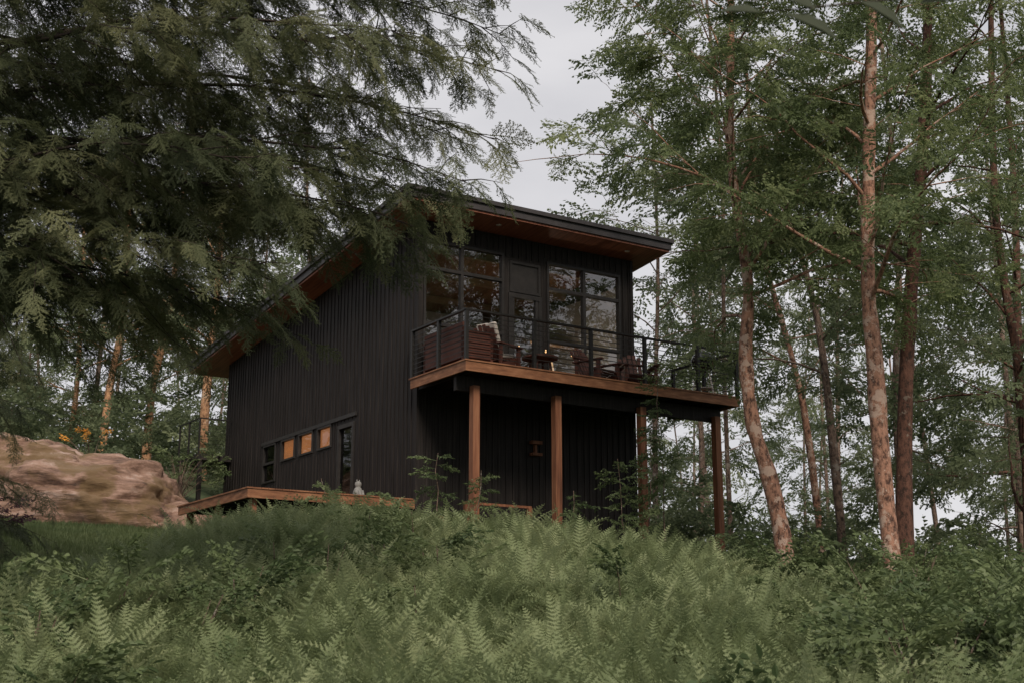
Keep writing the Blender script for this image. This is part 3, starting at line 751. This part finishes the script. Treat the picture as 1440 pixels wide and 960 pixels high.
def place(e,s,t,z,rz=0):
    e.location=(-.885+s*cos33-t*sin33,25+s*sin33+t*cos33,z); e.rotation_euler=(0,0,math.atan2(sin33,cos33)+rz)
def chair(s,t,rz,cush=False):
    e=empty('deck_chair'); mb=MB()
    for i in range(6): mb.beam((-.28+.0,-.27+i*.1,.36-i*.02),(.28,-.27+i*.1,.36-i*.02),.085,.022)
    for i in range(6):
        x=-.24+i*.096; mb.beam((x,.22,.24),(x*1.12,.52,.98-.05*abs(i-2.5)),.08,.02,(0,1,0))
    for sx in (-.34,.34):
        mb.box(sx-.06,sx+.06,-.36,.4,.56,.585); mb.box(sx-.03,sx+.03,-.3,-.22,0,.558); mb.beam((sx*.86,-.3,.32),(sx*.86,.5,.04),.03,.12); mb.box(sx-.025,sx+.025,.28,.35,0,.558)
    mb.beam((-.3,.42,.72),(.3,.42,.72),.07,.03); mb.obj('frame',M_red,e)
    if cush:
        c=MB(); c.hexa([(-.25,-.25,.375),(.25,-.25,.375),(.25,.22,.30),(-.25,.22,.30),(-.25,-.25,.46),(.25,-.25,.46),(.25,.2,.39),(-.25,.2,.39)])
        c.hexa([(-.25,.16,.36),(.25,.16,.36),(.25,.42,1.0),(-.25,.42,1.0),(-.25,.08,.40),(.25,.08,.40),(.25,.33,1.03),(-.25,.33,1.03)])
        o=c.obj('cushion',M_cush,e); bv=o.modifiers.new('b','BEVEL'); bv.width=.035; bv.segments=3
    place(e,s,t,dz1,rz)
chair(1.35,1.0,1.9,True); chair(3.9,1.0,.3); chair(4.9,.9,-.4); 
e=empty('outdoor_sofa'); mb=MB(); mb.box(-.75,.75,-.35,.35,.12,.34)
for i in range(5): mb.box(-.75,.75,.30,.35,.36+i*.1,.44+i*.1)
for sx in (-.78,.72):
    for i in range(5): mb.box(sx,sx+.06,-.35,.35,.14+i*.1,.22+i*.1)
    mb.box(sx-.01,sx+.07,-.37,.37,.64,.67); mb.box(sx,sx+.06,-.35,-.29,0,.638); mb.box(sx,sx+.06,.29,.35,0,.638)
mb.obj('frame',M_red,e); c=MB(); c.box(-.7,-.01,-.33,.27,.345,.47); c.box(.01,.7,-.33,.27,.345,.47); o=c.obj('cushions',M_cush,e); bv=o.modifiers.new('b','BEVEL'); bv.width=.04; bv.segments=3
place(e,.5,1.15,dz1,math.pi/2)
e=empty('patio_table'); mb=MB(); mb.lathe((0,0,0),[(0,.5),(.38,.5),(.38,.47),(0,.47)],24)
for a in range(4): mb.beam((.28*math.cos(a*1.57+.7),.28*math.sin(a*1.57+.7),0),(.2*math.cos(a*1.57+.7),.2*math.sin(a*1.57+.7),.47),.04,.04)
mb.obj('table_top',M_red,e); place(e,2.4,1.0,dz1)
e=empty('kettle_grill'); mb=MB(); mb.lathe((0,0,0),[(0,.56),(.12,.58),(.21,.64),(.27,.74),(.285,.8),(.29,.81),(.28,.86),(.24,.95),(.15,1.02),(.05,1.05),(0,1.05)],24)
mb.obj('kettle',M_enamel,e,smooth=True); mb=MB()
for a in range(3): mb.beam((.3*math.cos(a*2.09+.5),.3*math.sin(a*2.09+.5),0),(.17*math.cos(a*2.09+.5),.17*math.sin(a*2.09+.5),.62),.025,.025)
mb.box(-.05,.05,-.015,.015,1.08,1.1); mb.box(-.05,-.04,-.01,.01,1.04,1.08); mb.box(.04,.05,-.01,.01,1.04,1.08); mb.lathe((0,0,0),[(0,.2),(.2,.2),(.2,.215),(0,.215)],18)
mb.obj('legs_and_handle',M_lens,e); place(e,6.45,.5,dz1)
e=empty('garden_statue'); mb=MB()
mb.lathe((0,0,0),[(.13,0),(.15,.04),(.13,.09),(.14,.14),(.13,.2),(.09,.28),(.065,.31),(.085,.34),(.095,.39),(.08,.44),(.04,.47),(0,.475)],18)
for sx in(-.05,.05): mb.hexa([(sx-.025,-.02,.44),(sx+.025,-.02,.44),(sx+.025,.02,.44),(sx-.025,.02,.44),(sx-.004,-.004,.52),(sx+.004,-.004,.52),(sx+.004,.004,.52),(sx-.004,.004,.52)])
for sx in(-.06,.06): mb.tube([(sx,-.1,.22),(sx,-.14,.1),(sx,-.17,.03)],[.035,.035,.04],8)
mb.obj('figure',M_stone,e,smooth=True); place(e,-.8,T0+.6,3.2,.4); e.scale=(.75,.75,.75)

# ------------------------------------------------------------------ world & light
w=bpy.data.worlds.new('World'); scene.world=w; w.use_nodes=True; nt=w.node_tree; bg=nt.nodes['Background']
SE,SA=math.radians(40),math.radians(166)
sky=nt.nodes.new('ShaderNodeTexSky'); sky.sky_type='NISHITA'; sky.sun_disc=False; sky.sun_elevation=SE; sky.sun_rotation=SA
tc=nt.nodes.new('ShaderNodeTexCoord'); nz=nt.nodes.new('ShaderNodeTexNoise'); nz.inputs['Scale'].default_value=2.2; nz.inputs['Detail'].default_value=6
mp=nt.nodes.new('ShaderNodeMapping'); mp.inputs['Scale'].default_value=(1,1,3); nt.links.new(tc.outputs['Generated'],mp.inputs[0]); nt.links.new(mp.outputs[0],nz.inputs['Vector'])
cl=ramp(nt,[(.3,(.54,.54,.575)),(.7,(.86,.84,.85))]); nt.links.new(nz.outputs['Fac'],cl.inputs[0])
vm=nt.nodes.new('ShaderNodeVectorMath'); vm.operation='SCALE'; vm.inputs['Scale'].default_value=10; nt.links.new(cl.outputs[0],vm.inputs[0])
mx=nt.nodes.new('ShaderNodeMix'); mx.data_type='RGBA'; mx.inputs[0].default_value=.94
nt.links.new(sky.outputs[0],mx.inputs[6]); nt.links.new(vm.outputs[0],mx.inputs[7]); nt.links.new(mx.outputs[2],bg.inputs[0]); bg.inputs[1].default_value=.1
sd=bpy.data.lights.new('sun','SUN'); sd.energy=3.9; sd.angle=math.radians(18); sd.color=(1,.87,.73)
so=bpy.data.objects.new('sun',sd); scene.collection.objects.link(so)
dv=Vector((math.sin(SA)*math.cos(SE),math.cos(SA)*math.cos(SE),math.sin(SE)))
so.rotation_euler=dv.to_track_quat('Z','Y').to_euler(); so.location=(-20,-20,30)

cd=bpy.data.cameras.new('camera'); cam=bpy.data.objects.new('camera',cd); scene.collection.objects.link(cam); scene.camera=cam
cd.lens=47; cd.sensor_width=36; cd.clip_end=5000; cd.clip_start=.05
cam.location=(0,0,0); cam.rotation_euler=(math.radians(90+13.46),0,0)
cd.dof.use_dof=True; cd.dof.focus_distance=24; cd.dof.aperture_fstop=5.6
scene.view_settings.view_transform='Standard'; scene.view_settings.look='None'; scene.view_settings.exposure=0
